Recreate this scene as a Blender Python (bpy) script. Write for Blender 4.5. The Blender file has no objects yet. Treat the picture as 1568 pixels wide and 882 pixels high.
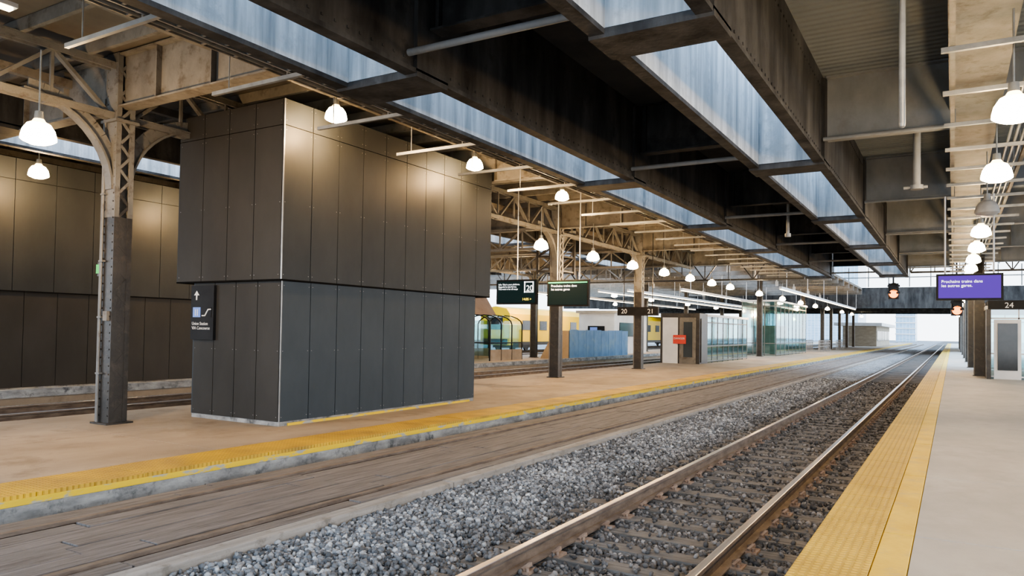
import bpy, math, random
import numpy as np
from mathutils import Vector, Matrix
random.seed(4); rng=np.random.default_rng(7)
S=bpy.context.scene
COL=S.collection
# ---------------------------------------------------------------- materials
def newmat(name):
    m=bpy.data.materials.new(name); m.use_nodes=True
    nt=m.node_tree
    return m,nt,nt.nodes['Principled BSDF']
def N(nt,t,**k):
    n=nt.nodes.new(t)
    for a,b in k.items(): setattr(n,a,b)
    return n
def noise_mat(name,c1,c2,scale=(3,3,3),rough=.7,metal=0.,bump=.0,bscale=30.,detail=6,pos=(.35,.65),c3=None,spots=0.,spec=.5):
    m,nt,b=newmat(name); L=nt.links.new
    tc=N(nt,'ShaderNodeTexCoord'); mp=N(nt,'ShaderNodeMapping'); mp.inputs['Scale'].default_value=scale
    L(tc.outputs['Object'],mp.inputs['Vector'])
    no=N(nt,'ShaderNodeTexNoise'); no.inputs['Scale'].default_value=1; no.inputs['Detail'].default_value=detail; no.inputs['Roughness'].default_value=.62
    L(mp.outputs[0],no.inputs['Vector'])
    r=N(nt,'ShaderNodeValToRGB'); r.color_ramp.elements[0].position=pos[0]; r.color_ramp.elements[1].position=pos[1]
    r.color_ramp.elements[0].color=(*c1,1); r.color_ramp.elements[1].color=(*c2,1)
    L(no.outputs['Fac'],r.inputs['Fac'])
    out=r.outputs['Color']
    if c3:
        n3=N(nt,'ShaderNodeTexNoise'); n3.inputs['Scale'].default_value=spots or 1.3; n3.inputs['Detail'].default_value=8; n3.inputs['Roughness'].default_value=.7
        L(tc.outputs['Object'],n3.inputs['Vector'])
        r3=N(nt,'ShaderNodeValToRGB'); r3.color_ramp.elements[0].position=.52; r3.color_ramp.elements[1].position=.66
        L(n3.outputs['Fac'],r3.inputs['Fac'])
        mx=N(nt,'ShaderNodeMixRGB'); L(r3.outputs['Color'],mx.inputs['Fac']); L(out,mx.inputs['Color1']); mx.inputs['Color2'].default_value=(*c3,1)
        out=mx.outputs['Color']
    L(out,b.inputs['Base Color'])
    b.inputs['Roughness'].default_value=rough; b.inputs['Metallic'].default_value=metal; b.inputs['Specular IOR Level'].default_value=spec
    if bump:
        n2=N(nt,'ShaderNodeTexNoise'); n2.inputs['Scale'].default_value=bscale; n2.inputs['Detail'].default_value=5
        L(tc.outputs['Object'],n2.inputs['Vector'])
        bp=N(nt,'ShaderNodeBump'); bp.inputs['Strength'].default_value=bump; bp.inputs['Distance'].default_value=.02
        L(n2.outputs['Fac'],bp.inputs['Height']); L(bp.outputs[0],b.inputs['Normal'])
    return m
def emit(name,col,st,base=None):
    m,nt,b=newmat(name); b.inputs['Base Color'].default_value=(*(base or col),1)
    if base: b.inputs['Specular IOR Level'].default_value=.1; b.inputs['Roughness'].default_value=.6
    b.inputs['Emission Color'].default_value=(*col,1); b.inputs['Emission Strength'].default_value=st
    return m
def glassmat(name,tint,fac=.22):
    m=bpy.data.materials.new(name); m.use_nodes=True; nt=m.node_tree
    nt.nodes.remove(nt.nodes['Principled BSDF'])
    t=N(nt,'ShaderNodeBsdfTransparent'); t.inputs[0].default_value=(*tint,1)
    g=N(nt,'ShaderNodeBsdfGlossy'); g.inputs['Roughness'].default_value=.05; g.inputs[0].default_value=(.9,.95,1,1)
    x=N(nt,'ShaderNodeMixShader'); x.inputs[0].default_value=fac
    nt.links.new(t.outputs[0],x.inputs[1]); nt.links.new(g.outputs[0],x.inputs[2]); nt.links.new(x.outputs[0],nt.nodes['Material Output'].inputs[0])
    return m
M={}
M['conc_r']=noise_mat('platform_concrete',(.39,.375,.345),(.51,.485,.45),(.9,.5,.9),.75,bump=.25,bscale=60,c3=(.41,.39,.355))
M['conc_l']=noise_mat('platform_concrete_lamp_tint',(.27,.215,.16),(.39,.32,.245),(.7,.35,.7),.7,bump=.2,bscale=50,c3=(.24,.19,.14))  # warm lamplight is mixed into this concrete's base colour
M['conc_edge']=noise_mat('edge_concrete',(.17,.17,.17),(.38,.38,.37),(3,2,6),.9,bump=.6,bscale=25,c3=(.09,.095,.10),spots=4)
M['joint']=noise_mat('joint_dark',(.10,.10,.10),(.14,.14,.14),(3,3,3),.9)
M['yellow']=noise_mat('yellow_paint',(.70,.46,.04),(.82,.58,.07),(3,2,3),.65,bump=.2,c3=(.62,.45,.14),spots=3)
M['yellow_worn']=noise_mat('yellow_paint_worn',(.38,.38,.35),(.78,.54,.03),(5,3,9),.8,bump=.4,detail=8,pos=(.40,.47))
M['panel_lo']=noise_mat('cladding_panel_lower_cool_light',(.032,.043,.053),(.044,.056,.067),(1.1,1.1,.6),.5,bump=.04,bscale=80,spec=.3)  # lower copy of the cladding, with cool light put into its colour
M['panel_up']=noise_mat('cladding_panel_upper',(.027,.030,.032),(.037,.040,.042),(1.1,1.1,.6),.48,bump=.04,bscale=80,spec=.25)
M['panel_side']=noise_mat('cladding_panel_side',(.034,.032,.029),(.044,.041,.037),(1.1,1.1,.6),.5,bump=.04,bscale=80,spec=.22)
M['gap']=noise_mat('cladding_gap',(.005,.005,.005),(.008,.008,.008),(3,3,3),.9,spec=.1)
M['bolt']=noise_mat('bolt_steel',(.20,.20,.19),(.30,.29,.28),(3,3,3),.4,.6)
M['trim']=noise_mat('corner_trim',(.30,.30,.29),(.42,.41,.40),(3,3,3),.35,.6)
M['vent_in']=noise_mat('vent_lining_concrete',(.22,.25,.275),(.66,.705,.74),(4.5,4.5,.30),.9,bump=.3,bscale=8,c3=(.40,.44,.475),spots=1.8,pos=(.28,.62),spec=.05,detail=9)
M['girder']=noise_mat('girder_steel_dark',(.016,.016,.017),(.080,.080,.080),(1.9,1.9,.4),.65,bump=.25,bscale=14,c3=(.032,.032,.033),spots=1.5,spec=.25,detail=9)
M['girder_g']=noise_mat('girder_steel_grey',(.17,.185,.20),(.24,.255,.27),(1.5,1.5,.8),.6,bump=.1,c3=(.19,.195,.20),spec=.3)
M['girder_t']=noise_mat('girder_steel_tan',(.15,.14,.125),(.25,.235,.21),(1.5,1.5,1),.6,bump=.2,c3=(.12,.10,.08),spots=3,spec=.3)
M['steel_dk']=noise_mat('column_paint_dark',(.020,.018,.016),(.042,.037,.032),(2,2,3),.38,bump=.15,c3=(.06,.05,.04),spots=5)
M['steel_md']=noise_mat('column_paint_grey',(.12,.12,.115),(.20,.195,.185),(2,2,2),.5,bump=.15,c3=(.09,.08,.07),spots=4)
M['deck']=noise_mat('roof_deck_dark',(.06,.062,.065),(.10,.103,.107),(.6,.6,.6),.8,spec=.2)
M['deck_w']=noise_mat('roof_deck_tan',(.15,.13,.11),(.22,.20,.17),(.6,.6,.6),.8,spec=.2)
M['conduit']=noise_mat('conduit_galvanised',(.26,.27,.27),(.4,.41,.41),(3,1,3),.42,.5)
M['rail_top']=noise_mat('rail_head_polished',(.36,.34,.33),(.52,.50,.48),(20,1,3),.32,.85)
M['rail_sd']=noise_mat('rail_rust',(.11,.082,.064),(.21,.165,.13),(8,3,12),.75,.1,bump=.2)
M['rust']=noise_mat('rusty_clip',(.22,.15,.11),(.36,.27,.21),(12,12,12),.8,.1)
M['tie']=noise_mat('tie_wood',(.085,.078,.073),(.19,.178,.165),(2,26,20),.85,bump=.5,bscale=30)
M['plank']=noise_mat('crossing_timber',(.095,.082,.074),(.21,.185,.17),(26,1.5,20),.8,bump=.4,bscale=18,c3=(.15,.134,.122),spots=2)
M['plank_lt']=noise_mat('crossing_edge_timber',(.24,.22,.195),(.38,.35,.32),(14,1,14),.85,bump=.4,c3=(.20,.18,.155),spots=5)
M['white']=noise_mat('white_paint',(.66,.66,.66),(.78,.78,.78),(1,1,1),.5)
M['black']=noise_mat('black_metal',(.012,.012,.013),(.02,.02,.022),(3,3,3),.5,spec=.2)
M['glass']=glassmat('shelter_glass',(.72,.88,.88),.25)
M['blue']=noise_mat('blue_hoarding',(.09,.19,.34),(.15,.28,.46),(1.5,1.5,.8),.6,c3=(.18,.28,.38))
M['ply']=noise_mat('plywood',(.26,.19,.12),(.36,.27,.17),(1,8,1),.75)
M['train_y']=noise_mat('train_yellow',(.88,.54,.0),(.95,.62,.01),(.4,.4,.4),.4)
M['train_w']=noise_mat('train_window',(.02,.025,.03),(.04,.045,.05),(1,1,1),.12)
M['brick']=noise_mat('tan_masonry',(.34,.30,.24),(.45,.40,.33),(1,1,3),.85,bump=.3)
M['brown_roof']=noise_mat('shelter_roof_tan',(.26,.17,.10),(.34,.23,.15),(1,1,1),.6)
M['red']=noise_mat('red_sign',(.62,.05,.03),(.70,.08,.05),(1,1,1),.5)
M['green']=emit('green_sign',(.05,.4,.08),.5)
M['txt_w']=emit('text_white',(.9,.92,.95),1.6)
M['txt_g']=emit('text_green',(.10,.9,.35),1.4)
M['txt_y']=emit('text_yellow',(1,.75,.05),2.0)
M['ink']=noise_mat('sign_white_print',(.75,.75,.75),(.82,.82,.82),(1,1,1),.6)
M['screen_d']=emit('screen_dark',(.012,.035,.036),.5,(.006,.010,.010))
M['screen_b']=emit('screen_blue_icon',(.12,.2,.5),.5)
M['screen_p']=emit('screen_purple',(.11,.045,.40),1.1,(.02,.01,.05))
M['lamp_hot']=emit('lamp_refractor_hot',(1,.85,.55),40)
M['lamp_dome']=emit('lamp_dome_glow',(1,.70,.33),10)
M['lamp_off']=noise_mat('lamp_dome_unlit',(.3,.3,.3),(.42,.42,.42),(4,4,4),.3)
M['tube']=emit('tube_glow',(1,.86,.62),7)
M['orange']=emit('signal_orange',(1,.20,.0),6)
def tactile(name,ca,cb):
    m,nt,b=newmat(name); L=nt.links.new
    tc=N(nt,'ShaderNodeTexCoord'); sp=N(nt,'ShaderNodeSeparateXYZ'); L(tc.outputs['Object'],sp.inputs[0])
    def sn(o,f):
        a=N(nt,'ShaderNodeMath',operation='MULTIPLY'); a.inputs[1].default_value=f; L(o,a.inputs[0])
        s=N(nt,'ShaderNodeMath',operation='SINE'); L(a.outputs[0],s.inputs[0])
        p=N(nt,'ShaderNodeMath',operation='ABSOLUTE'); L(s.outputs[0],p.inputs[0]); return p.outputs[0]
    w=math.pi/.062
    mu=N(nt,'ShaderNodeMath',operation='MULTIPLY'); L(sn(sp.outputs[0],w),mu.inputs[0]); L(sn(sp.outputs[1],w),mu.inputs[1])
    rr=N(nt,'ShaderNodeValToRGB'); rr.color_ramp.elements[0].position=.25; rr.color_ramp.elements[1].position=.65; L(mu.outputs[0],rr.inputs['Fac'])
    bp=N(nt,'ShaderNodeBump'); bp.inputs['Strength'].default_value=.9; bp.inputs['Distance'].default_value=.012
    L(rr.outputs['Color'],bp.inputs['Height']); L(bp.outputs[0],b.inputs['Normal'])
    no=N(nt,'ShaderNodeTexNoise'); no.inputs['Scale'].default_value=1.6; no.inputs['Detail'].default_value=7; L(tc.outputs['Object'],no.inputs['Vector'])
    r=N(nt,'ShaderNodeValToRGB'); r.color_ramp.elements[0].position=.3; r.color_ramp.elements[1].position=.7
    r.color_ramp.elements[0].color=(*ca,1); r.color_ramp.elements[1].color=(*cb,1); L(no.outputs['Fac'],r.inputs['Fac'])
    mx=N(nt,'ShaderNodeMixRGB',blend_type='MULTIPLY'); mx.inputs['Fac'].default_value=.55
    L(r.outputs['Color'],mx.inputs['Color1'])
    r2=N(nt,'ShaderNodeValToRGB'); r2.color_ramp.elements[0].color=(.58,.54,.45,1); L(rr.outputs['Color'],r2.inputs['Fac']); L(r2.outputs['Color'],mx.inputs['Color2'])
    L(mx.outputs['Color'],b.inputs['Base Color']); b.inputs['Roughness'].default_value=.6
    return m
M['tactile']=tactile('tactile_paving_yellow',(.58,.37,.05),(.80,.54,.07))
M['tactile_l']=tactile('tactile_paving_lamp_tint',(.42,.26,.05),(.78,.48,.025))  # copy of the yellow paving with warm lamplight painted into it
def gravelmat(name,island):
    m,nt,b=newmat(name); L=nt.links.new
    r=N(nt,'ShaderNodeValToRGB'); e=r.color_ramp.elements
    e[0].position=0; e[0].color=(.075,.079,.085,1); e[1].position=1; e[1].color=(.64,.655,.67,1)
    for p,c in ((.35,(.165,.172,.182,1)),(.7,(.285,.295,.31,1)),(.9,(.41,.415,.42,1))):
        x=e.new(p); x.color=c
    tc=N(nt,'ShaderNodeTexCoord')
    if island:
        g=N(nt,'ShaderNodeNewGeometry'); L(g.outputs['Random Per Island'],r.inputs['Fac'])
    else:
        v=N(nt,'ShaderNodeTexVoronoi'); v.inputs['Scale'].default_value=18; L(tc.outputs['Object'],v.inputs['Vector'])
        s=N(nt,'ShaderNodeSeparateColor'); L(v.outputs['Color'],s.inputs[0]); L(s.outputs[0],r.inputs['Fac'])
        bp=N(nt,'ShaderNodeBump',invert=True); bp.inputs['Strength'].default_value=1; bp.inputs['Distance'].default_value=.05
        L(v.outputs['Distance'],bp.inputs['Height']); L(bp.outputs[0],b.inputs['Normal'])
    sp=N(nt,'ShaderNodeSeparateXYZ'); L(tc.outputs['Object'],sp.inputs[0])
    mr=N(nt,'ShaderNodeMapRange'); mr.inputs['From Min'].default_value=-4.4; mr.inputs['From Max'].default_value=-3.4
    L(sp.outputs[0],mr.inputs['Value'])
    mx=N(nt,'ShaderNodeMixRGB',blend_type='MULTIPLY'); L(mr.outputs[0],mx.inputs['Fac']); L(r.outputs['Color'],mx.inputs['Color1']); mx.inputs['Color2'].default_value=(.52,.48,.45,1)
    n4=N(nt,'ShaderNodeTexNoise'); n4.inputs['Scale'].default_value=.9; n4.inputs['Detail'].default_value=3; L(tc.outputs['Object'],n4.inputs['Vector'])
    r4=N(nt,'ShaderNodeValToRGB'); r4.color_ramp.elements[0].position=.35; r4.color_ramp.elements[0].color=(.76,.76,.76,1); r4.color_ramp.elements[1].position=.6; r4.color_ramp.elements[1].color=(1.08,1.08,1.08,1)
    L(n4.outputs['Fac'],r4.inputs['Fac'])
    m2=N(nt,'ShaderNodeMixRGB',blend_type='MULTIPLY'); m2.inputs['Fac'].default_value=1; L(mx.outputs['Color'],m2.inputs['Color1']); L(r4.outputs['Color'],m2.inputs['Color2'])
    L(m2.outputs['Color'],b.inputs['Base Color']); b.inputs['Roughness'].default_value=.8
    return m
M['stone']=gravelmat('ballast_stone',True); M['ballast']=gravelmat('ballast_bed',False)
def corrug(name,c):
    m,nt,b=newmat(name); L=nt.links.new
    tc=N(nt,'ShaderNodeTexCoord'); w=N(nt,'ShaderNodeTexWave',bands_direction='Y'); w.inputs['Scale'].default_value=1.6
    L(tc.outputs['Object'],w.inputs['Vector'])
    bp=N(nt,'ShaderNodeBump'); bp.inputs['Distance'].default_value=.04; bp.inputs['Strength'].default_value=.6
    L(w.outputs['Fac'],bp.inputs['Height']); L(bp.outputs[0],b.inputs['Normal'])
    b.inputs['Base Color'].default_value=(*c,1); b.inputs['Roughness'].default_value=.7; b.inputs['Specular IOR Level'].default_value=.2
    return m
M['corr']=corrug('corrugated_roof_deck',(.18,.20,.215))
def towermat():
    m,nt,b=newmat('tower_glass'); L=nt.links.new
    tc=N(nt,'ShaderNodeTexCoord'); br=N(nt,'ShaderNodeTexBrick',offset=0.)
    mp=N(nt,'ShaderNodeMapping'); mp.inputs['Rotation'].default_value=(math.pi/2,0,0); L(tc.outputs['Object'],mp.inputs[0]); L(mp.outputs[0],br.inputs['Vector'])
    br.inputs['Color1'].default_value=(.25,.45,.60,1); br.inputs['Color2'].default_value=(.35,.55,.72,1); br.inputs['Mortar'].default_value=(.75,.82,.9,1)
    br.inputs['Scale'].default_value=.4; br.inputs['Mortar Size'].default_value=.03
    L(br.outputs['Color'],b.inputs['Base Color']); b.inputs['Roughness'].default_value=.3
    return m
M['tower']=towermat()
# ---------------------------------------------------------------- mesh builder
class MB:
    def __init__(s): s.v=[];s.f=[];s.m=[];s.ml=[];s.sm=[]
    def mi(s,k):
        if k not in s.ml: s.ml.append(k)
        return s.ml.index(k)
    def quad(s,vs,fs,mat,smooth=False):
        o=len(s.v); s.v+= [tuple(p) for p in vs]; i=s.mi(mat)
        for f in fs: s.f.append([o+a for a in f]); s.m.append(i); s.sm.append(smooth)
    def box(s,x0,x1,y0,y1,z0,z1,mat):
        vs=[(x,y,z) for z in (z0,z1) for y in (y0,y1) for x in (x0,x1)]
        s.quad(vs,[(0,2,3,1),(4,5,7,6),(0,1,5,4),(2,6,7,3),(0,4,6,2),(1,3,7,5)],mat)
    def beam(s,p0,p1,w,h,mat):
        p0=Vector(p0);p1=Vector(p1); d=(p1-p0).normalized()
        up=Vector((0,0,1)) if abs(d.z)<.95 else Vector((0,1,0))
        r=d.cross(up).normalized(); u=r.cross(d)
        vs=[p+r*a*w/2+u*b*h/2 for p in (p0,p1) for b in (-1,1) for a in (-1,1)]
        s.quad(vs,[(0,1,3,2),(4,6,7,5),(0,4,5,1),(2,3,7,6),(0,2,6,4),(1,5,7,3)],mat)
    def cyl(s,p0,p1,r,mat,n=10,r1=None):
        p0=Vector(p0);p1=Vector(p1); d=(p1-p0).normalized(); r1=r if r1 is None else r1
        up=Vector((0,0,1)) if abs(d.z)<.95 else Vector((0,1,0))
        a=d.cross(up).normalized(); b=a.cross(d)
        vs=[]
        for p,q in ((p0,r),(p1,r1)):
            for i in range(n):
                t=2*math.pi*i/n; vs.append(p+a*math.cos(t)*q+b*math.sin(t)*q)
        s.quad(vs,[(i,(i+1)%n,n+(i+1)%n,n+i) for i in range(n)],mat,True)
        s.quad(vs,[tuple(range(n))[::-1],tuple(range(n,2*n))],mat)
    def lathe(s,prof,mats,n=24,c=(0,0,0)):
        for k in range(len(prof)-1):
            (r0,z0),(r1,z1)=prof[k],prof[k+1]; vs=[]
            for r,z in ((r0,z0),(r1,z1)):
                for i in range(n):
                    t=2*math.pi*i/n; vs.append((c[0]+r*math.cos(t),c[1]+r*math.sin(t),c[2]+z))
            s.quad(vs,[(i,n+i,n+(i+1)%n,(i+1)%n) for i in range(n)],mats[k],True)
    def prof_y(s,pts,y0,y1,mats):
        n=len(pts)
        for i in range(n):
            a=pts[i];b=pts[(i+1)%n]; mt=mats[i] if isinstance(mats,list) else mats
            s.quad([(a[0],y0,a[1]),(b[0],y0,b[1]),(b[0],y1,b[1]),(a[0],y1,a[1])],[(0,1,2,3)],mt)
        mt=mats[-1] if isinstance(mats,list) else mats
        s.quad([(p[0],y0,p[1]) for p in pts]+[(p[0],y1,p[1]) for p in pts],[tuple(range(n)),tuple(range(n,2*n))],mt)
    def obj(s,name,loc=(0,0,0),bevel=0,parent=None):
        me=bpy.data.meshes.new(name); me.from_pydata(s.v,[],s.f)
        for k in s.ml: me.materials.append(M[k])
        me.polygons.foreach_set('material_index',s.m); me.polygons.foreach_set('use_smooth',s.sm); me.update()
        o=bpy.data.objects.new(name,me); o.location=loc; COL.objects.link(o)
        if bevel:
            md=o.modifiers.new('bevel','BEVEL'); md.width=bevel; md.segments=2; md.limit_method='ANGLE'
        if parent: o.parent=parent
        return o
def text(name,body,size,loc,mat,parent=None,rot=(math.pi/2,0,0),align='LEFT'):
    c=bpy.data.curves.new(name,'FONT'); c.body=body; c.size=size; c.extrude=.002; c.align_x=align
    c.materials.append(M[mat]); o=bpy.data.objects.new(name,c); o.location=loc; o.rotation_euler=rot; COL.objects.link(o)
    if parent:
        o.parent=parent; o.location=Vector(loc)-parent.location
    return o
ZL=.12; ZR=.25; YE=200
# ---------------------------------------------------------------- ground + ballast bed
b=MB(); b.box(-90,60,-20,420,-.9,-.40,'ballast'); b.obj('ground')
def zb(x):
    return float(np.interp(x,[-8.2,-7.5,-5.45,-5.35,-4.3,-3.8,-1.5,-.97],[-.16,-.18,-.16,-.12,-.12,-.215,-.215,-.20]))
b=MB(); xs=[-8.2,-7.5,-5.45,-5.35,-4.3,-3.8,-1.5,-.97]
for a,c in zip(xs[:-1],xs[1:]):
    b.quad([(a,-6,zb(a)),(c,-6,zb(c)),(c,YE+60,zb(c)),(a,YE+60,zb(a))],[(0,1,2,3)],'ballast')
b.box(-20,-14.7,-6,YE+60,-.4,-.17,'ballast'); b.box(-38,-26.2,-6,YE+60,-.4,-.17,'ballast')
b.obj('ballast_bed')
phi=(1+5**.5)/2
IV=np.array([(-1,phi,0),(1,phi,0),(-1,-phi,0),(1,-phi,0),(0,-1,phi),(0,1,phi),(0,-1,-phi),(0,1,-phi),(phi,0,-1),(phi,0,1),(-phi,0,-1),(-phi,0,1)],float); IV/=np.linalg.norm(IV[0])
IF=np.array([(0,11,5),(0,5,1),(0,1,7),(0,7,10),(0,10,11),(1,5,9),(5,11,4),(11,10,2),(10,7,6),(7,1,8),(3,9,4),(3,4,2),(3,2,6),(3,6,8),(3,8,9),(4,9,5),(2,4,11),(6,2,10),(8,6,7),(9,8,1)])
P=[];R=[]
RX=(-3.26,-1.76); TS=.56
def scatter(x0,x1,y0,y1,dens,rmin,rmax):
    n=int((x1-x0)*(y1-y0)*dens)
    x=rng.uniform(x0,x1,n); y=rng.uniform(y0,y1,n); r=rng.uniform(rmin,rmax,n)
    ph=np.abs((y/TS)-np.round(y/TS))*TS
    ontie=(x>-3.85)&(x<-1.17)&(ph<.125)
    keep=~(ontie&(rng.random(n)>.10))
    for rx in RX: keep&=np.abs(x-rx)>.10
    x=x[keep];y=y[keep];r=r[keep];ot=ontie[keep]
    z=np.interp(x,[-8.3,-7.5,-5.45,-5.35,-4.3,-3.8,-1.5,-.9],[-.16,-.18,-.16,-.12,-.12,-.215,-.215,-.20])+r*rng.uniform(.1,.9,len(x))
    z[ot]=-.17+r[ot]*.5
    P.append(np.stack([x,y,z],1)); R.append(r)
scatter(-5.37,-1.0,2.2,9,850,.013,.031)
scatter(-5.37,-1.0,9,18,560,.016,.033)
scatter(-5.37,-1.0,18,36,260,.024,.042)
scatter(-8.18,-7.8,.5,16,240,.015,.030)
P=np.concatenate(P);R=np.concatenate(R); n=len(P)
V=np.repeat(IV[None],n,0)*(1+rng.uniform(-.28,.28,(n,12,1)))
V*=rng.uniform(.65,1.3,(n,1,3))
q=rng.normal(size=(n,4)); q/=np.linalg.norm(q,axis=1)[:,None]
w,x,y,z=q.T
RM=np.stack([1-2*(y*y+z*z),2*(x*y-z*w),2*(x*z+y*w),2*(x*y+z*w),1-2*(x*x+z*z),2*(y*z-x*w),2*(x*z-y*w),2*(y*z+x*w),1-2*(x*x+y*y)],1).reshape(n,3,3)
V=np.einsum('nij,nkj->nki',RM,V)*R[:,None,None]+P[:,None,:]
F=(IF[None]+(np.arange(n)*12)[:,None,None]).reshape(-1)
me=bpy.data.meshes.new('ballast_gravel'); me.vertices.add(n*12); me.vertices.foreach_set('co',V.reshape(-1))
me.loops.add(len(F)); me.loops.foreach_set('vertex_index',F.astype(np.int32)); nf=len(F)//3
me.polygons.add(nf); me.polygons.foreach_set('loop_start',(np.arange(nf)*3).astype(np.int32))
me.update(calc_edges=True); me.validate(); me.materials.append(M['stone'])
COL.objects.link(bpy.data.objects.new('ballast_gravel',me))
# ---------------------------------------------------------------- rails
def rail_prof(x,top):
    h=[(.036,-.004),(.037,-.036),(.010,-.052),(.010,-.14),(.075,-.158),(.075,-.172)]
    pts=[(x-.030,0),(x+.030,0)]+[(x+a,c) for a,c in h]+[(x-a,c) for a,c in h[::-1]]
    mats=[top]+[top]+['rail_sd']*(len(pts)-2)
    mats[-1]=top
    return pts,mats
def track(name,cx,ties=True,y1=YE,detail=34,top='rail_top'):
    e=bpy.data.objects.new(name,None); COL.objects.link(e)
    for i,sx in enumerate((-.75,.75)):
        r=MB(); p,m=rail_prof(cx+sx,top); r.prof_y(p,-4,y1,m); r.obj('rail_%d'%(i+1),parent=e)
    if ties:
        t=MB(); k=0
        for j in range(int(-4/TS),int(y1/TS)):
            yy=j*TS; jx=random.uniform(-.04,.04); jz=random.uniform(-.008,.004)
            t.box(cx-1.3+jx,cx+1.3+jx,yy-.115,yy+.115,-.34,-.176+jz,'tie')
        t.obj('ties',parent=e)
        if detail:
            t=MB()
            for j in range(0,int(detail/TS)):
                yy=j*TS
                for sx in (-.75,.75):
                    t.box(cx+sx-.18,cx+sx+.18,yy-.09,yy+.09,-.178,-.160,'rust')
                    for d in (-1,1):
                        xx=cx+sx+d*.10
                        t.beam((xx,yy-.06,-.150),(xx+d*.035,yy+.02,-.115),.03,.03,'rust')
                        t.beam((xx+d*.035,yy+.02,-.115),(xx-d*.03,yy+.07,-.150),.03,.03,'rust')
                        t.cyl((xx+d*.045,yy-.05,-.16),(xx+d*.045,yy-.05,-.13),.016,'rust',6)
            t.obj('tie_plates',parent=e)
    return e
track('railway_track',-2.51)
tr2=track('timber_crossing_track',-6.6,False,top='rail_sd')
t=MB()
rows=[(-7.77,-7.60,'plank'),(-7.59,-7.43,'plank')]
x0=-7.26
for i in range(5): rows.append((x0+i*.262,x0+i*.262+.250,'plank'))
rows+= [(-5.77,-5.585,'plank'),(-5.57,-5.38,'plank_lt')]
for (a,c,mt) in rows:
    y=-3-random.random()*2
    while y<110:
        l=random.uniform(2.4,4.8) if mt=='plank' else 6
        dz=random.uniform(-.014,.0); t.box(a,c,y,y+l-.02,-.30,-.012+dz,mt); y+=l
t.obj('timber_planks',parent=tr2,bevel=.006)
track('railway_track',-17.5,True,120,0); track('railway_track',-29,True,120,0); track('railway_track',-34.5,True,130,0)
# ---------------------------------------------------------------- platforms
b=MB(); b.box(-.97,10,-5,YE,-.40,.17,'conc_edge'); b.box(-.97,-.93,-5,YE,.17,.245,'conc_edge')
y=-5.
while y<YE:
    b.box(-.27,4.2,y,y+2.98,.17,ZR,'conc_r'); b.box(4.22,10,y,y+2.98,.17,ZR,'conc_r')
    b.box(-.50,-.275,y,y+2.98,.17,ZR+.001,'yellow'); y+=3
b.obj('platform_right',bevel=.008)
b=MB(); y=-5.
while y<YE:
    b.box(-.985,-.505,y,y+.604,.17,ZR+.006,'tactile'); y+=.61
b.obj('tactile_strip_right',bevel=.004)
b=MB(); b.box(-14.7,-8.2,-5,YE,-.40,ZL-.10,'conc_edge'); b.box(-8.36,-8.22,-5,YE,ZL-.10,ZL-.04,'conc_edge')
b.box(-8.30,-8.20,-5,YE,ZL-.10,ZL-.03,'yellow_worn')
y=-5.
while y<YE:
    b.box(-11.7,-8.9,y,y+3.99,ZL-.1,ZL,'conc_l'); b.box(-14.6,-11.715,y,y+3.99,ZL-.1,ZL,'conc_l'); y+=4
b.obj('platform_left',bevel=.006)
b=MB(); y=-5.
while y<YE:
    b.box(-8.96,-8.215,y,y+.604,ZL-.06,ZL+.012+random.uniform(0,.006),'tactile_l'); y+=.61
b.obj('tactile_strip_left',bevel=.004)
b=MB(); b.box(-26.2,-20,-5,YE,-.40,ZL,'conc_l'); b.box(-20.2,-19.93,-5,YE,ZL-.1,ZL+.1,'conc_edge')
b.obj('platform_far')
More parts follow.
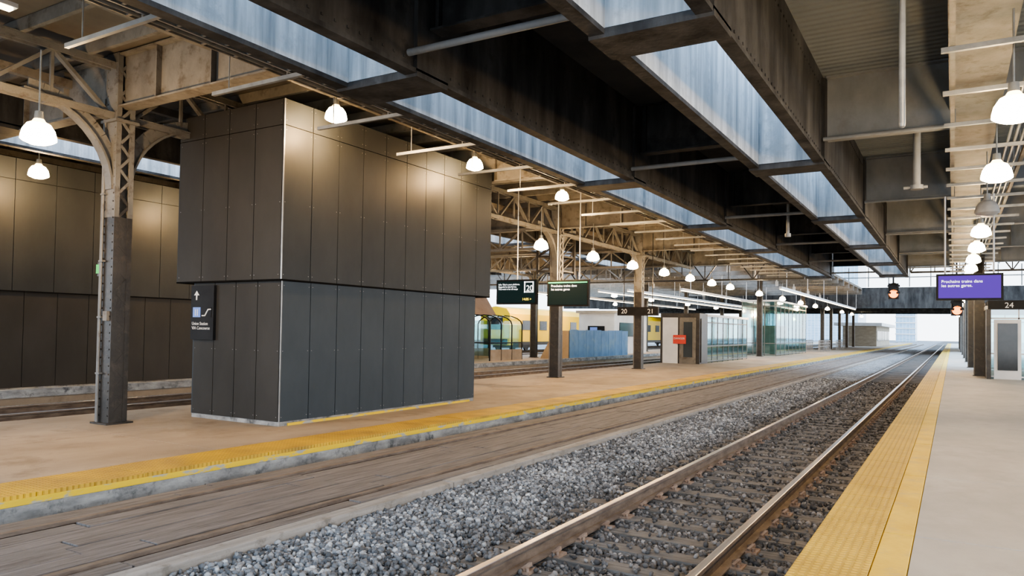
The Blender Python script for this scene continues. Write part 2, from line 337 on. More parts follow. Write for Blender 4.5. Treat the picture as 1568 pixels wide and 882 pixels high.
# ---------------------------------------------------------------- clad enclosures
def enclosure(name,lo,up,zm,zs,zt,nl,nu,nlx,nux,bolts=True):
    (lx0,lx1,ly0,ly1)=lo;(ux0,ux1,uy0,uy1)=up
    b=MB(); T=.03
    b.box(lx0+T,lx1-T,ly0+T,ly1-T,ZL,zm,'gap'); b.box(ux0+T,ux1-T,uy0+T,uy1-T,zm,zt-.02,'gap')
    b.box(lx0+.01,lx1-.01,ly0+.01,ly1-.01,ZL,ZL+.09,'conc_edge')
    b.box(lx1-.03,lx1+.012,ly0+.2,ly1-.2,ZL,ZL+.045,'yellow_worn')
    g=.014
    def fx(X,y0,y1,z0,z1,n,mt,d):
        w=(y1-y0)/n
        for i in range(n):
            a=y0+i*w+g/2;c=y0+(i+1)*w-g/2
            b.box(min(X,X-d*T),max(X,X-d*T),a,c,z0,z1,mt)
            if bolts and d>0:
                for yy in (a+.04,c-.04):
                    for k in range(3 if z1-z0>1 else 2):
                        zz=z0+.08+(z1-z0-.16)*k/(2 if z1-z0>1 else 1)
                        b.cyl((X,yy,zz),(X+.004,yy,zz),.008,'bolt',6)
    def fy(Y,x0,x1,z0,z1,n,mt,d):
        w=(x1-x0)/n
        for i in range(n):
            a=x0+i*w+g/2;c=x0+(i+1)*w-g/2
            b.box(a,c,min(Y,Y-d*T),max(Y,Y-d*T),z0,z1,mt)
            if bolts and d<0:
                for xx in (a+.04,c-.04):
                    for k in range(3 if z1-z0>1 else 2):
                        zz=z0+.08+(z1-z0-.16)*k/(2 if z1-z0>1 else 1)
                        b.cyl((xx,Y-.004,zz),(xx,Y,zz),.008,'bolt',6)
    zl=ZL+.08
    fx(lx1,ly0,ly1,zl,zm-.03,nl,'panel_lo' if bolts else 'panel_side',1); fx(lx0,ly0,ly1,zl,zm-.03,nl,'panel_lo',-1)
    fy(ly0,lx0+T,lx1-T,zl,zm-.03,nlx,'panel_side',-1); fy(ly1,lx0+T,lx1-T,zl,zm-.03,nlx,'panel_lo',1)
    for z0,z1 in ((zm,zs-g),(zs,zt)):
        fx(ux1,uy0,uy1,z0,z1,nu,'panel_up',1); fx(ux0,uy0,uy1,z0,z1,nu,'panel_up',-1)
        fy(uy0,ux0+T,ux1-T,z0,z1,nux,'panel_side',-1); fy(uy1,ux0+T,ux1-T,z0,z1,nux,'panel_up',1)
    b.box(ux1-.012,ux1+.008,uy0-.008,uy0+.012,zm,zt,'trim')
    b.box(lx1-.012,lx1+.006,ly0-.006,ly0+.012,zl,zm-.03,'bolt')
    b.box(ux0,ux1,uy0,uy1,zm-.03,zm,'gap')
    return b.obj(name)
enclosure('stair_enclosure',(-12.7,-10.25,9.19,15.4),(-13.15,-10.2,9.12,16.0),2.74,5.50,5.96,9,10,4,4)
enclosure('stair_enclosure',(-24,-20.85,5,18.5),(-24.2,-20.8,4.6,19),2.72,5.6,6.15,16,14,4,4,False)
b=MB(); b.box(-12.69,-12.02,9.13,9.19,1.62,2.66,'black'); 
b.box(-12.62,-12.40,9.122,9.132,2.05,2.24,'screen_b'); b.box(-12.36,-12.08,9.122,9.132,2.05,2.24,'black')
b.beam((-12.52,9.125,2.38),(-12.52,9.125,2.54),.03,.01,'ink')
b.quad([(-12.60,9.124,2.47),(-12.44,9.124,2.47),(-12.52,9.124,2.56)],[(0,1,2)],'ink')
b.box(-12.55,-12.53,9.118,9.123,2.08,2.2,'ink');b.box(-12.49,-12.47,9.118,9.123,2.08,2.2,'ink')
b.beam((-12.34,9.12,2.08),(-12.25,9.12,2.08),.02,.02,'ink');b.beam((-12.25,9.12,2.08),(-12.16,9.12,2.2),.02,.02,'ink');b.beam((-12.16,9.12,2.2),(-12.08,9.12,2.2),.02,.02,'ink')
sg=b.obj('wayfinding_sign')
text('sign_text','Union Station\nVIA Concourse',.085,(-12.64,9.12,1.90),'ink',sg)
# ---------------------------------------------------------------- roof: vents, girders, deck
GY=[.2+7.43*i for i in range(0,7)]
Y0,Y1=-3.,46.
def vent(name,x0,x1,zb_,zt,yy0=Y0,yy1=Y1):
    b=MB(); t=.12
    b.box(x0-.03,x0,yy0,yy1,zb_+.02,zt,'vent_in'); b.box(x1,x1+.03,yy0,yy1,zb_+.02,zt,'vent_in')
    b.box(x0-t,x0-.03,yy0,yy1,zb_,zt-.02,'girder'); b.box(x1+.03,x1+t,yy0,yy1,zb_,zt-.02,'girder')
    b.box(x0-t-.05,x0+.01,yy0,yy1,zb_-.03,zb_+.03,'girder'); b.box(x1-.01,x1+t+.05,yy0,yy1,zb_-.03,zb_+.03,'girder')
    y=yy0+.3
    while y<yy1:
        for zz in (zb_+.12,zt-.45): b.box(x1+t,x1+t+.012,y,y+.03,zz,zz+.03,'girder')
        y+=.2
    for g in GY:
        b.box(x0,x1,g-.28,g+.28,zb_+.03,zb_+.5,'girder')
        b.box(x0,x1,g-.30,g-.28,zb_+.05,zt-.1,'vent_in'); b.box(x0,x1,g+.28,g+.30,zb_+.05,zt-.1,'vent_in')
        b.box(x0-.18,x1+.18,g-.33,g+.33,zb_-.07,zb_+.03,'girder')
        for xa,xb in ((x0-.18,x0-t),(x1+t,x1+.18)): b.box(xa,xb,g-.33,g+.33,zb_,zt-.25,'girder')
    return b.obj(name)
vent('smoke_vent',-3.25,-2.23,5.15,6.95); vent('smoke_vent',-6.98,-5.98,5.15,6.95)
vent('smoke_vent',-18.2,-16.6,5.9,6.95); vent('smoke_vent',-30.5,-28.5,5.9,6.95)
ZC=6.78
b=MB(); b.box(-5.86,-3.37,Y0,Y1,ZC,ZC+.15,'deck'); b.box(-2.11,12,Y0,Y1,ZC,ZC+.15,'corr')
b.box(-16.48,-7.10,Y0,Y1,ZC,ZC+.15,'deck_w'); b.box(-28.38,-18.32,Y0,Y1,ZC,ZC+.15,'deck_w'); b.box(-46,-30.62,Y0,Y1,ZC,ZC+.15,'deck_w')
b.obj('ceiling')
b=MB()
def igird(x0,x1,y,z0,z1,mt,w=.26,st=True):
    b.box(x0,x1,y-.02,y+.02,z0,z1,mt); b.box(x0,x1,y-w/2,y+w/2,z0-.03,z0,mt); b.box(x0,x1,y-w/2,y+w/2,z1-.03,z1,mt)
    n=max(2,int((x1-x0)/1.2))
    if st:
        for i in range(n): 
            xx=x0+.1+(x1-x0-.2)*i/(n-1); b.box(xx-.012,xx+.012,y-w/2+.03,y+w/2-.03,z0,z1-.03,mt)
for g in GY:
    igird(-5.76,-3.47,g,5.75,ZC,'girder'); igird(-2.05,.05,g,5.62,ZC,'girder_g',.3,False); igird(.62,12,g,5.75,ZC,'girder_g',.3)
    b.cyl((-5.80,g-.5,5.32),(-3.43,g-.5,5.32),.045,'girder_g'); b.cyl((-2.05,g-.5,5.50),(.05,g-.5,5.50),.035,'girder_g')
b.obj('roof_cross_girders')
CY=[7.77+8.63*i for i in range(-1,5)]
b=MB()
for c in CY:
    igird(-16.2,-7.3,c,5.8,6.74,'girder_t',.3); igird(-28.1,-18.6,c,5.9,6.74,'girder_t',.3); igird(-46,-31,c,5.9,6.74,'girder_t',.3)
y=Y0+.4
while y<Y1:
    for xa,xb in ((-16.3,-7.3),(-28.1,-18.6)): b.box(xa,xb,y-.04,y+.04,6.56,6.77,'girder_t')
    y+=1.08
for xx in (-8.7,-10.4,-14.6,-20,-22,-26): b.box(xx-.07,xx+.07,Y0,Y1,6.40,6.56,'girder_t')
b.obj('roof_joists')
b=MB(); b.box(.05,.62,Y0,Y1,5.95,6.5,'girder_t'); b.box(-.05,.72,Y0,Y1,5.90,5.95,'girder_t')
b.obj('longitudinal_beam')
b=MB()
for xx in (.0,1.15): b.box(xx-.03,xx+.03,Y0,Y1,5.38,5.46,'girder_t')
y=1.
while y<Y1:
    b.box(-.12,1.6,y-.03,y+.03,5.32,5.38,'conduit'); 
    for xx in (0,1.15): b.cyl((xx,y,5.38),(xx,y,6.77 if xx>1 else 5.90),.012,'conduit',6)
    y+=1.85
for xx in (.85,.95,1.05): b.cyl((xx,Y0,5.42),(xx,Y1,5.42),.025,'conduit',6)
b.obj('cable_rack')
b=MB()
for xx in (-7.72,-7.30): b.box(xx-.015,xx+.015,Y0,Y1,5.34,5.43,'conduit')
y=Y0
while y<Y1: b.box(-7.72,-7.30,y,y+.035,5.345,5.37,'conduit'); y+=.33
for xx,zz in ((-7.60,5.40),(-7.48,5.40),(-7.40,5.40),(-7.22,5.26),(-8.15,5.5)): b.cyl((xx,Y0,zz),(xx,Y1,zz),.03,'girder_t',8)
for xx in (-8.3,-8.05): b.box(xx-.012,xx+.012,Y0,Y1,5.5,5.58,'girder_t')
y=Y0
while y<Y1: b.box(-8.3,-8.05,y,y+.04,5.5,5.52,'girder_t'); y+=.5
y=.7
while y<Y1:
    b.box(-9.35,-7.12,y-.025,y+.025,5.27,5.325,'conduit'); 
    for xx in (-9.0,-7.8): b.cyl((xx,y,5.325),(xx,y,6.77),.010,'conduit',6)
    y+=2.1
b.obj('cable_tray')
# ---------------------------------------------------------------- columns & trusses
def column(name,x,y,zt,zp,near=False,zsplit=3.8,top='steel_md'):
    b=MB()
    for z0,z1,mt in ((zp,zsplit,'steel_dk'),(zsplit,zt,top)):
        b.box(-.17,.17,-.165,-.140,z0,z1,mt); b.box(-.17,.17,.140,.165,z0,z1,mt); b.box(-.012,.012,-.14,.14,z0,z1,mt)
        for sx in (-1,1):
            b.box(sx*.17-.012 ,sx*.17+.012,-.17,-.08,z0,z1,mt); b.box(sx*.17-.012,sx*.17+.012,.08,.17,z0,z1,mt)
    b.box(-.21,-.17,-.19,.19,zp,zt-.8,'steel_md'); b.box(.158,.176,-.15,.15,zp,zsplit,'steel_dk')
    z=zp+.15
    while z<zt-.2:
        mt='steel_dk' if z<zsplit else top
        for sx in (-1,1):
            b.beam((sx*.175,-.1,z),(sx*.175,.1,z+.22),.01,.05,mt); b.beam((sx*.175,.1,z+.22),(sx*.175,-.1,z+.44),.01,.05,mt)
        if near:
            for k in range(3):
                for xx in (-.13,.13): b.cyl((xx,-.177,z+k*.146),(xx,-.165,z+k*.146),.016,mt,6)
        z+=.44
    if near:
        b.cyl((-.12,-.20,zp),(-.12,-.20,5.6),.022,'steel_md',8)
        for zz in (1.0,2.0,3.0,4.2): b.box(-.17,-.05,-.23,-.165,zz,zz+.03,'steel_md')
        b.box(.0,.12,-.22,-.165,1.95,2.12,'girder_t')
    b.box(-.25,.25,-.25,.25,zp,zp+.03,'steel_dk'); b.box(-.24,.24,-.22,.22,zt-1.25,zt-1.2,top)
    zc=zt-1.25
    for s in (-1,1):
        n=10; pr=None
        for i in range(n+1):
            t=i/n*math.pi/2
            yy=s*(.17+1.5*(1-math.cos(t))); zz=4.3+(zc+.2-4.3)*math.sin(t)
            p=(0,yy,zz)
            if pr: b.beam(pr,p,.20,.04,top); b.beam((0,pr[1]-s*.10,pr[2]+.08),(0,p[1]-s*.10,p[2]+.08),.03,.22,top)
            pr=p
    return b.obj(name,(x,y,0))
def truss(b,x,y0,y1,z0,z1,mt,n=8):
    for z in (z0,z1):
        b.box(x-.10,x-.06,y0,y1,z-.05,z+.05,mt); b.box(x+.06,x+.10,y0,y1,z-.05,z+.05,mt); b.box(x-.12,x+.12,y0,y1,z+.05,z+.07,mt)
    d=(y1-y0)/n
    for i in range(n):
        a=y0+i*d
        if i%2==0: b.beam((x,a,z0),(x,a+d,z1),.10,.06,mt)
        else: b.beam((x,a,z1),(x,a+d,z0),.10,.06,mt)
        b.beam((x,a,z0),(x,a,z1),.05,.05,mt)
        b.box(x-.075,x+.075,a-.12,a+.12,z0-.06,z0+.10,mt)
for i,c in enumerate(CY[1:]): 
    if c<41: column('steel_column',-12.95,c,6.75,ZL,near=(i==0))
b=MB()
for c0,c1 in zip(CY[:-1],CY[1:]): truss(b,-12.95,c0+.17,c1-.17,5.6,6.5,'steel_md')
b.obj('roof_truss')
for c in CY[3:]: column('steel_column',-23.5,c,6.75,ZL)
b=MB()
for c0,c1 in zip(CY[2:-1],CY[3:]): truss(b,-23.5,c0+.17,c1-.17,5.4,6.5,'steel_md')
b.obj('roof_truss')
def trussx(b,y,x0,x1,z0,z1,mt,n=8):
    for z in (z0,z1): b.box(x0,x1,y-.08,y+.08,z-.05,z+.05,mt)
    d=(x1-x0)/n
    for i in range(n):
        a=x0+i*d
        b.beam((a,y,z0 if i%2==0 else z1),(a+d,y,z1 if i%2==0 else z0),.08,.06,mt); b.beam((a,y,z0),(a,y,z1),.05,.05,mt)
b=MB()
for c in CY[3:]: trussx(b,c-.5,-23.3,-13.2,5.0,5.75,'steel_md',10)
trussx(b,46.2,-46,-7.5,5.2,7.2,'steel_dk',26)
trussx(b,46.2,-2,12,5.4,7.2,'steel_dk',12)
b.obj('roof_truss')
b=MB(); tx0,tx1,ty0,ty1=-14.6,-13.5,26.5,27.6
for xx in (tx0,tx1):
    for yy in (ty0,ty1): b.box(xx-.05,xx+.05,yy-.05,yy+.05,4.2,6.75,'steel_dk')
for k in range(4):
    z0=4.3+k*.6; z1=z0+.6
    for yy in (ty0,ty1): b.beam((tx0,yy,z0),(tx1,yy,z1),.05,.05,'steel_dk'); b.box(tx0,tx1,yy-.03,yy+.03,z0-.03,z0+.03,'steel_dk')
    for xx in (tx0,tx1): b.beam((xx,ty0,z0),(xx,ty1,z1),.05,.05,'steel_dk'); b.box(xx-.03,xx+.03,ty0,ty1,z0-.03,z0+.03,'steel_dk')
b.obj('hanging_lattice_frame')
for x,y in ((-12.95,59.6),(-12.95,79),(-12.95,92),(-24,64),(-24,76),(-24,90),(.98,37.2),(.9,47),(.9,57),(.9,67),(.9,79),(.9,92)):
    column('steel_column',x,y,6.2,ZL if x<0 else ZR,zsplit=4.6,top='steel_dk')
# ---------------------------------------------------------------- lamps
def lampmesh(lit,stem):
    b=MB(); d='lamp_dome' if lit else 'lamp_off'; h='lamp_hot' if lit else 'lamp_off'
    prof=[(.012,stem),(.012,.36),(.055,.35),(.065,.24),(.09,.20),(.15,.165),(.205,.08),(.228,-.01),(.232,-.06),(.20,-.085),(.12,-.12),(.0,-.135)]
    mats=['conduit','conduit','conduit',d,d,h,h,h,h,h,h]
    b.lathe(prof,mats); return b
LM={}
def lamp(x,y,z,power=0,lit=True,stem=1.25,sc=1.,off=-.30):
    key=(lit,stem)
    if key not in LM:
        o=lampmesh(lit,stem).obj('pendant_lamp',(x,y,z)); LM[key]=o.data
    else:
        o=bpy.data.objects.new('pendant_lamp',LM[key]); o.location=(x,y,z); COL.objects.link(o)
    o.scale=(sc,)*3
    if power:
        l=bpy.data.lights.new('lamp_light','POINT'); l.energy=power; l.color=(1,.62,.28); l.shadow_soft_size=.12
        lo=bpy.data.objects.new('lamp_light',l); lo.location=(0,0,off); lo.parent=o; COL.objects.link(lo)
PW=320
for y in (5.6,): lamp(-11.35,y,4.6,PW)
for y in (20.8,24.8,28.7,32.6,36.5,40.4): lamp(-11.35,y,4.6,PW if y<34 else 0)
for y in (44.3,52,60,68,76,84,96,106,118): lamp(-11.35,y,4.6,700 if y in (52,76) else 0)
for y in (2.6,6.6,10.6,14.6,22.6,26.6,30.6,34.6,38.6,42.6,50,58,66,74,82,96,104,112): lamp(.63,y,4.6,PW*.42 if y<32 else (400 if y in (38.6,58) else 0))
lamp(.63,18.6,4.6,0,False)
for y in (9.77,14.3): lamp(-9.6,y,5.72,230,stem=.8,sc=.85)
lamp(-9.6,18.8,5.72,100,stem=.8,sc=.85)
for y in (9.7,14.2): lamp(-19.6,y,5.62,240,stem=.9)
for y in (26,32,38,44,52,60,70,80): lamp(-22,y,4.6,500 if y in (26,38,60) else 0)
for y in (40,48,56,64,74): lamp(-31.2,y,4.8,600 if y in (40,56,64) else 0)  # lights added in this row to brighten the train's side
b=MB()
b.box(-10.9,-10.75,3.6,5.0,6.10,6.16,'white'); b.box(-10.88,-10.77,3.65,4.95,6.06,6.10,'tube'); b.cyl((-10.82,4.3,6.16),(-10.82,4.3,6.5),.01,'conduit',6)
b.obj('fluorescent_fixture')
# ---------------------------------------------------------------- displays
def display(x,y,z,w,h,mt,rods=(-.4,.4),ztop=6.5):
    b=MB(); b.box(-w/2,w/2,-.06,.06,-h/2,h/2,'black'); b.box(-w/2+.05,w/2-.05,-.066,-.058,-h/2+.05,h/2-.05,mt)
    for r in rods: b.cyl((r,0,h/2),(r,0,ztop-z),.02,'white',8)
    return b.obj('information_display',(x,y,z),bevel=.004)
d=display(-12.1,20.6,3.12,1.5,.80,'screen_d',rods=(0,))
text('t1','Info: This is your platform.\nRegarde la voie ferree.\nThis train is for all stops',.075,(-12.76,20.52,3.34),'txt_w',d)
text('t2','20',.26,(-11.72,20.52,3.15),'txt_w',d); text('t3','14:05 >',.11,(-11.86,20.52,2.85),'txt_y',d)
f=MB()
for a in ((-.02,.30,-.085,-.065,.30,.33),(-.02,.30,-.085,-.065,-.02,.01),(-.02,.01,-.085,-.065,-.02,.33),(.29,.32,-.085,-.065,-.02,.33)): f.box(a[0]+.33,a[1]+.33,a[2],a[3],a[4],a[5],'txt_w')
f.obj('number_frame',parent=d)
d=display(-10.75,21.6,3.12,1.5,.86,'screen_d')
text('t1','Prochains trains dans\nles autres gares',.11,(-11.35,21.52,3.32),'txt_w',d)
f=MB(); f.box(-.70,.70,-.08,-.066,.33,.36,'txt_g'); f.obj('header_line',parent=d)
d=display(.34,20.9,3.10,1.38,.64,'screen_p',rods=(-.5,.5),ztop=5.32)
text('t1','Prochains trains dans\nles autres gares.',.10,(-.24,20.82,3.20),'txt_w',d)
b=MB(); b.box(-1.0,1.0,-.07,.07,-.20,.20,'black')
for r in (-.7,.7): b.cyl((r,0,.2),(r,0,3.6),.02,'black',8)
sg=b.obj('platform_number_sign',(-12.6,32.6,2.85))
text('n1','20',.3,(-13.4,32.5,2.75),'ink',sg); text('n2','21',.3,(-12.1,32.5,2.75),'ink',sg)
b=MB(); b.box(-13.24,-13.16,7.6,7.68,2.75,3.0,'steel_dk'); b.box(-13.26,-13.17,7.585,7.6,2.80,2.96,'green'); b.obj('exit_sign')
# ---------------------------------------------------------------- hanging pipes
b=MB(); b.cyl((-.45,8.6,4.10),(-.45,8.6,6.77),.032,'conduit',12); b.lathe([(.032,0),(.028,-.03),(.015,-.045),(0,-.05)],['conduit']*3,12,(-.45,8.6,4.10)); b.obj('drain_pipe')
b=MB(); b.cyl((-.58,15.8,4.72),(-.58,15.8,6.77),.065,'girder_g',12); b.cyl((-.58,15.8,4.66),(-.58,15.8,4.74),.11,'girder_g',12); b.cyl((-.80,15.8,4.70),(-.40,15.8,4.70),.03,'girder_g',8); b.cyl((-.58,15.8,6.6),(-.58,15.8,6.7),.10,'girder_g',12); b.obj('drain_pipe')
b=MB(); b.cyl((-4.3,23.5,4.9),(-4.3,23.5,6.77),.05,'conduit',10); b.cyl((-4.3,23.5,4.85),(-4.3,23.5,4.95),.09,'conduit',10); b.obj('drain_pipe')
# signals
def signal(x,y,z,zt):
    b=MB(); b.box(-.28,.28,-.10,.14,-.48,.48,'black'); b.cyl((0,0,.48),(0,0,zt-z),.05,'black')
    for k,(zz,mt) in enumerate(((.24,'black'),(-.16,'orange'))):
        b.cyl((0,-.16,zz),(0,-.10,zz),.25,mt,20)
        for t in range(6):
            a=math.radians(t*30); a2=math.radians((t+1)*30)
            b.beam((.26*math.cos(a),-.2,zz+.26*math.sin(a)),(.26*math.cos(a2),-.2,zz+.26*math.sin(a2)),.2,.02,'black')
    o=b.obj('signal_light',(x,y,z)); o.rotation_euler=(0,0,math.radians(8))
signal(-3.1,50.5,4.6,9.4); signal(.2,50.5,3.6,9.4)
# ---------------------------------------------------------------- shelters
def frame_box(b,x0,x1,y0,y1,z0,z1,ny,nx,fm,roof='white'):
    p=.05
    for i in range(ny+1):
        yy=y0+(y1-y0)*i/ny
        for xx in (x0,x1): b.box(xx-p/2,xx+p/2,yy-p/2,yy+p/2,z0,z1,fm)
    for i in range(1,nx):
        xx=x0+(x1-x0)*i/nx
        for yy in (y0,y1): b.box(xx-p/2,xx+p/2,yy-p/2,yy+p/2,z0,z1,fm)
    for zz in (z0+.1,z0+1.0,z1-.35):
        for xx in (x0,x1): b.box(xx-p/2,xx+p/2,y0,y1,zz-.03,zz+.03,fm)
        for yy in (y0,y1): b.box(x0,x1,yy-p/2,yy+p/2,zz-.03,zz+.03,fm)
    for xx in (x0,x1): b.box(xx-.006,xx+.006,y0,y1,z0+.1,z1,'glass')
    for yy in (y0,y1): b.box(x0,x1,yy-.006,yy+.006,z0+.1,z1,'glass')
    b.box(x0-.12,x1+.12,y0-.12,y1+.12,z1,z1+.14,roof)
b=MB(); frame_box(b,-14.5,-12.4,43,53,ZL,2.85,8,2,'steel_md')
b.box(-14.6,-12.3,41.4,43,ZL,3.0,'steel_dk'); b.box(-14.45,-13.55,41.34,41.4,ZL,2.75,'white'); b.box(-13.45,-12.5,41.34,41.4,ZL,2.75,'girder_t'); b.box(-13.2,-12.7,41.30,41.34,.5,2.5,'panel_lo')
b.box(-13.8,-13.05,41.26,41.3,1.25,1.75,'red'); b.box(-12.3,-12.25,41.6,42.8,.2,2.7,'steel_dk')
sh=b.obj('platform_shelter'); text('t1','DANGER',.16,(-13.75,41.24,1.5),'ink',sh)
b=MB(); frame_box(b,-14.9,-12.2,62,76,ZL,4.5,8,3,'steel_md'); b.box(-14.2,-12.9,66,70,ZL,2.6,'brick'); b.obj('glass_elevator_lobby')
b=MB(); frame_box(b,1.25,3.2,35,44,ZR,3.0,5,2,'white'); b.box(1.2,3.3,34.8,44,3.0,3.35,'black')
b.box(1.4,2.3,34.93,34.97,ZR,2.6,'white'); b.box(1.52,2.18,34.90,34.99,.6,2.45,'train_w'); b.box(1.15,1.3,34.7,44,ZR,3.0,'steel_dk')
sh=b.obj('platform_shelter'); text('t1','24',.30,(1.75,34.78,3.06),'ink',sh)
b=MB(); X0=-24.8; SY=35.2
for k in range(4):
    yy=SY+k*1.2; pr=None
    b.box(X0-.03,X0+.03,yy-.03,yy+.03,ZL,2.2,'black'); b.box(X0+2.37,X0+2.43,yy-.03,yy+.03,ZL,2.2,'black')
    for i in range(9):
        t=math.pi*i/8; p=(X0+1.2-1.2*math.cos(t),yy,2.2+.55*math.sin(t))
        if pr: b.beam(pr,p,.06,.06,'black')
        pr=p
for i in range(8):
    t=math.pi*i/8;t2=math.pi*(i+1)/8
    b.quad([(X0+1.2-1.2*math.cos(t),SY,2.2+.55*math.sin(t)),(X0+1.2-1.2*math.cos(t2),SY,2.2+.55*math.sin(t2)),(X0+1.2-1.2*math.cos(t2),SY+3.6,2.2+.55*math.sin(t2)),(X0+1.2-1.2*math.cos(t),SY+3.6,2.2+.55*math.sin(t))],[(0,1,2,3)],'glass')
for xx in (X0,X0+2.4): b.box(xx-.006,xx+.006,SY,SY+3.6,.4,2.2,'glass'); b.box(xx-.03,xx+.03,SY,SY+3.6,1.1,1.16,'black'); b.box(xx-.03,xx+.03,SY,SY+3.6,ZL,.75,'conc_l')
b.box(X0,X0+2.4,SY-.03,SY+.03,1.1,1.16,'black'); b.box(X0,X0+2.4,SY-.006,SY+.006,.4,2.4,'glass')
b.obj('platform_shelter')
b=MB(); b.prof_y([(-31,2.9),(-27.2,2.9),(-28,4.1),(-30.2,4.1)],36,43.5,'brown_roof')
for y in (36.3,40,43.2):
    for x in (-30.7,-27.5): b.cyl((x,y,-.2),(x,y,2.9),.07,'steel_dk')
b.obj('canopy_roof')
b=MB(); b.box(-25.4,-22.4,53,60,ZL,3.3,'white'); b.box(-25.6,-22.2,52.8,60.2,3.3,3.5,'brick'); b.box(-22.42,-22.34,54,59,1.5,2.6,'train_w'); b.box(-24.6,-23.2,52.93,53,1.6,2.3,'black'); b.box(-24.4,-23.8,52.9,52.95,1.7,2.2,'screen_b'); b.obj('station_kiosk')
b=MB(); y=41.6
while y<51: 
    b.box(-20.6,-20.54,y,y+1.17,ZL+.02,1.95+.02*math.sin(y*7),'blue'); b.box(-20.66,-20.6,y-.03,y+.05,ZL,1.9,'ply'); y+=1.2
b.prof_y([(-22.6,ZL),(-20.6,ZL),(-20.6,1.9),(-21.6,1.9)],41.5,44,'ply')
b.obj('blue_hoarding')
# train
b=MB()
pts=[(-36.0,.55),(-33.0,.55),(-33.0,3.3),(-33.35,3.75),(-34.5,3.95),(-35.65,3.75),(-36.0,3.3)]
for k,(a,c) in enumerate(((55,79),(79.8,103),(103.8,127))):
    b.prof_y(pts,a,c,'train_y'); b.box(-33.01,-32.97,a+.6,c-.6,.55,.85,'steel_dk')
    y=a+2.2
    while y<c-2: b.box(-33.0,-32.965,y,y+1.4,1.9,2.75,'train_w'); y+=3.2
    b.box(-35.3,-33.7,a-.04,a+.01,1.9,3.0,'train_w'); b.box(-35.8,-33.2,a-.06,a,.6,1.1,'black')
    for yy in (a+3,c-3):
        for dy in (-1.2,1.2):
            for xx in (-35.25,-33.75): b.cyl((xx-.07,yy+dy,.45),(xx+.07,yy+dy,.45),.45,'steel_dk',16)
        b.box(-35.4,-33.4,yy-1.9,yy+1.9,.3,.6,'steel_dk')
b.obj('commuter_train')
b=MB()
for y0,y1 in ((80,88),(93,101)):
    for zz in (.55,.85,1.15): b.cyl((-11.6,y0,zz+ZL),(-11.6,y1,zz+ZL),.035,'plank_lt',6); b.cyl((-13.4,y0,zz+ZL),(-13.4,y1,zz+ZL),.035,'plank_lt',6)
    y=y0
    while y<=y1: b.box(-11.63,-11.57,y-.03,y+.03,ZL,1.3,'plank_lt'); b.box(-13.43,-13.37,y-.03,y+.03,ZL,1.3,'plank_lt'); y+=1
b.obj('ramp_railing')
# ---------------------------------------------------------------- atrium steel, far shed, background
b=MB()
for xx in range(-44,13,4): b.box(xx-.08,xx+.08,46.5,90,9.4,9.75,'white')
for yy in range(50,91,8): 
    b.box(-46,12,yy-.12,yy+.12,9.75,10.2,'white')
    for xx in (-24,-12.95,.9,9): b.cyl((xx,yy,6.0),(xx,yy,9.75),.12,'white',10)
for xx in range(-46,13,2): b.box(xx-.05,xx+.05,90.3,90.4,7.2,9.4,'steel_md')
b.box(-46,12,90.2,90.5,8.2,8.3,'steel_md')
b.box(-26.5,-18.5,47,90,6.9,7.1,'deck_w'); b.box(-14.4,-8.6,47,90,6.9,7.1,'deck_w')
for yy in range(50,91,4): b.box(-46,-8.6,yy-.1,yy+.1,6.4,6.9,'steel_md')
b.obj('atrium_frame')
b=MB()
for xx in (-19.3,-21.5,-27,-15.5,-9.2):
    b.box(xx-.08,xx+.08,48,89,4.7,4.85,'white'); b.box(xx-.05,xx+.05,48,89,4.66,4.70,'tube')
    for yy in range(50,91,8): b.cyl((xx,yy,4.85),(xx,yy,6.4),.02,'white',6)
b.obj('linear_light_run')
b=MB(); b.box(-46,12,91,91.3,4.9,7.2,'girder'); b.box(-46,12,91.3,128,6.4,6.7,'deck')
for yy in range(95,128,8): b.box(-46,12,yy-.15,yy+.15,5.2,6.4,'girder')
for yy in range(99,128,8):
    for xx in (-24,-12.95,.9): b.box(xx-.17,xx+.17,yy-.17,yy+.17,.1,6.4,'steel_dk')
b.obj('far_train_shed')
b=MB(); b.box(-48,-47.6,-6,62,-.4,7.2,'brick')  # wall added to keep bright sky from showing behind the train
y=0
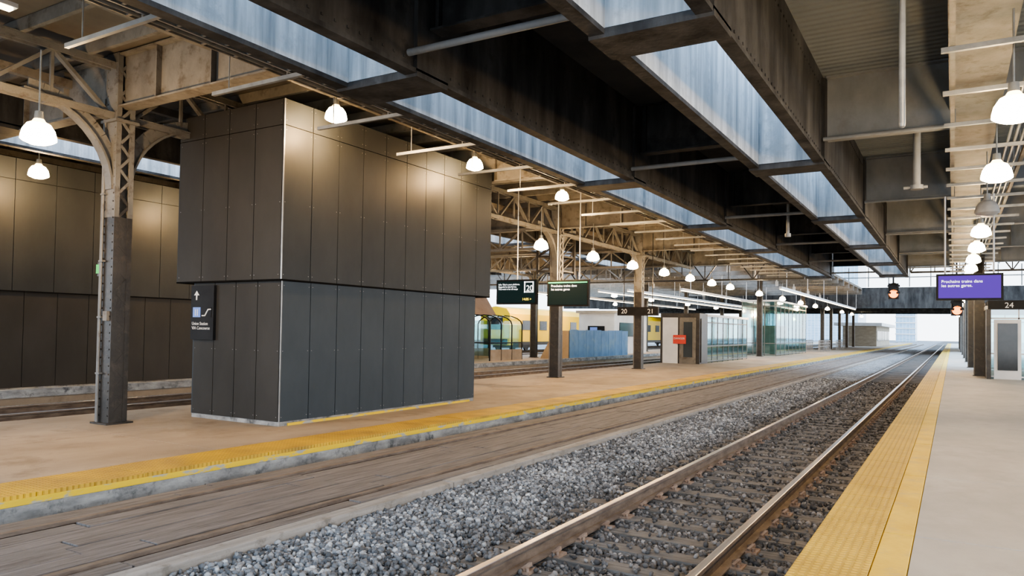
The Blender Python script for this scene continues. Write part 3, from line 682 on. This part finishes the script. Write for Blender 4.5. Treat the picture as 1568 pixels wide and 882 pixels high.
while y<60: b.box(-47.6,-47.5,y,y+2.4,1.6,4.4,'train_w'); b.box(-47.6,-47.4,y+2.9,y+3.4,-.4,7,'brick'); y+=4
b.obj('sky_screen_wall')
b=MB(); b.box(-15.5,-10.5,132,160,ZL,3.4,'brick'); b.box(-16.6,-9.6,130,162,3.4,3.9,'white')
for k in range(9): b.box(-10.5,-10.42,133+k*3,134.8+k*3,1,2.6,'train_w')
b.obj('station_building')
for (x0,x1,y0,y1,h) in ((-66,-30,300,330,60),(-20,-13,340,360,14)):
    b=MB(); b.box(x0,x1,y0,y1,-.4,h,'tower'); b.box(x0+1,x1-1,y0+1,y1-1,h,h+2,'white'); 
    for k in range(1,6): b.box(x0-.2,x1+.2,y0-.3,y0,h*k/6,h*k/6+.5,'white')
    b.obj('office_tower')
# ---------------------------------------------------------------- world & camera
W=bpy.data.worlds.new('overcast_sky'); S.world=W; W.use_nodes=True
bg=W.node_tree.nodes['Background']; nt=W.node_tree
tc=N(nt,'ShaderNodeTexCoord'); sp=N(nt,'ShaderNodeSeparateXYZ'); nt.links.new(tc.outputs['Generated'],sp.inputs[0])
rp=N(nt,'ShaderNodeValToRGB'); rp.color_ramp.elements[0].position=0.; rp.color_ramp.elements[0].color=(.88,.94,1,1); rp.color_ramp.elements[1].position=.6; rp.color_ramp.elements[1].color=(.54,.74,1,1)
nt.links.new(sp.outputs[2],rp.inputs['Fac']); nt.links.new(rp.outputs['Color'],bg.inputs['Color']); bg.inputs['Strength'].default_value=3.8
cd=bpy.data.cameras.new('camera'); cam=bpy.data.objects.new('camera',cd); COL.objects.link(cam); S.camera=cam
cd.sensor_width=36; cd.lens=26.0; cd.shift_y=.0219; cd.clip_end=1000
yaw=math.radians(30.8); pitch=math.radians(1.5); roll=math.radians(.88)
cam.matrix_world=Matrix.Translation((0,0,1.9))@Matrix.Rotation(yaw,4,'Z')@Matrix.Rotation(math.pi/2+pitch,4,'X')@Matrix.Rotation(roll,4,'Z')
S.view_settings.view_transform='AgX'
try: S.view_settings.look='AgX - Medium High Contrast'
except Exception as e: print(e)
S.view_settings.exposure=0.25
print('stones',n)
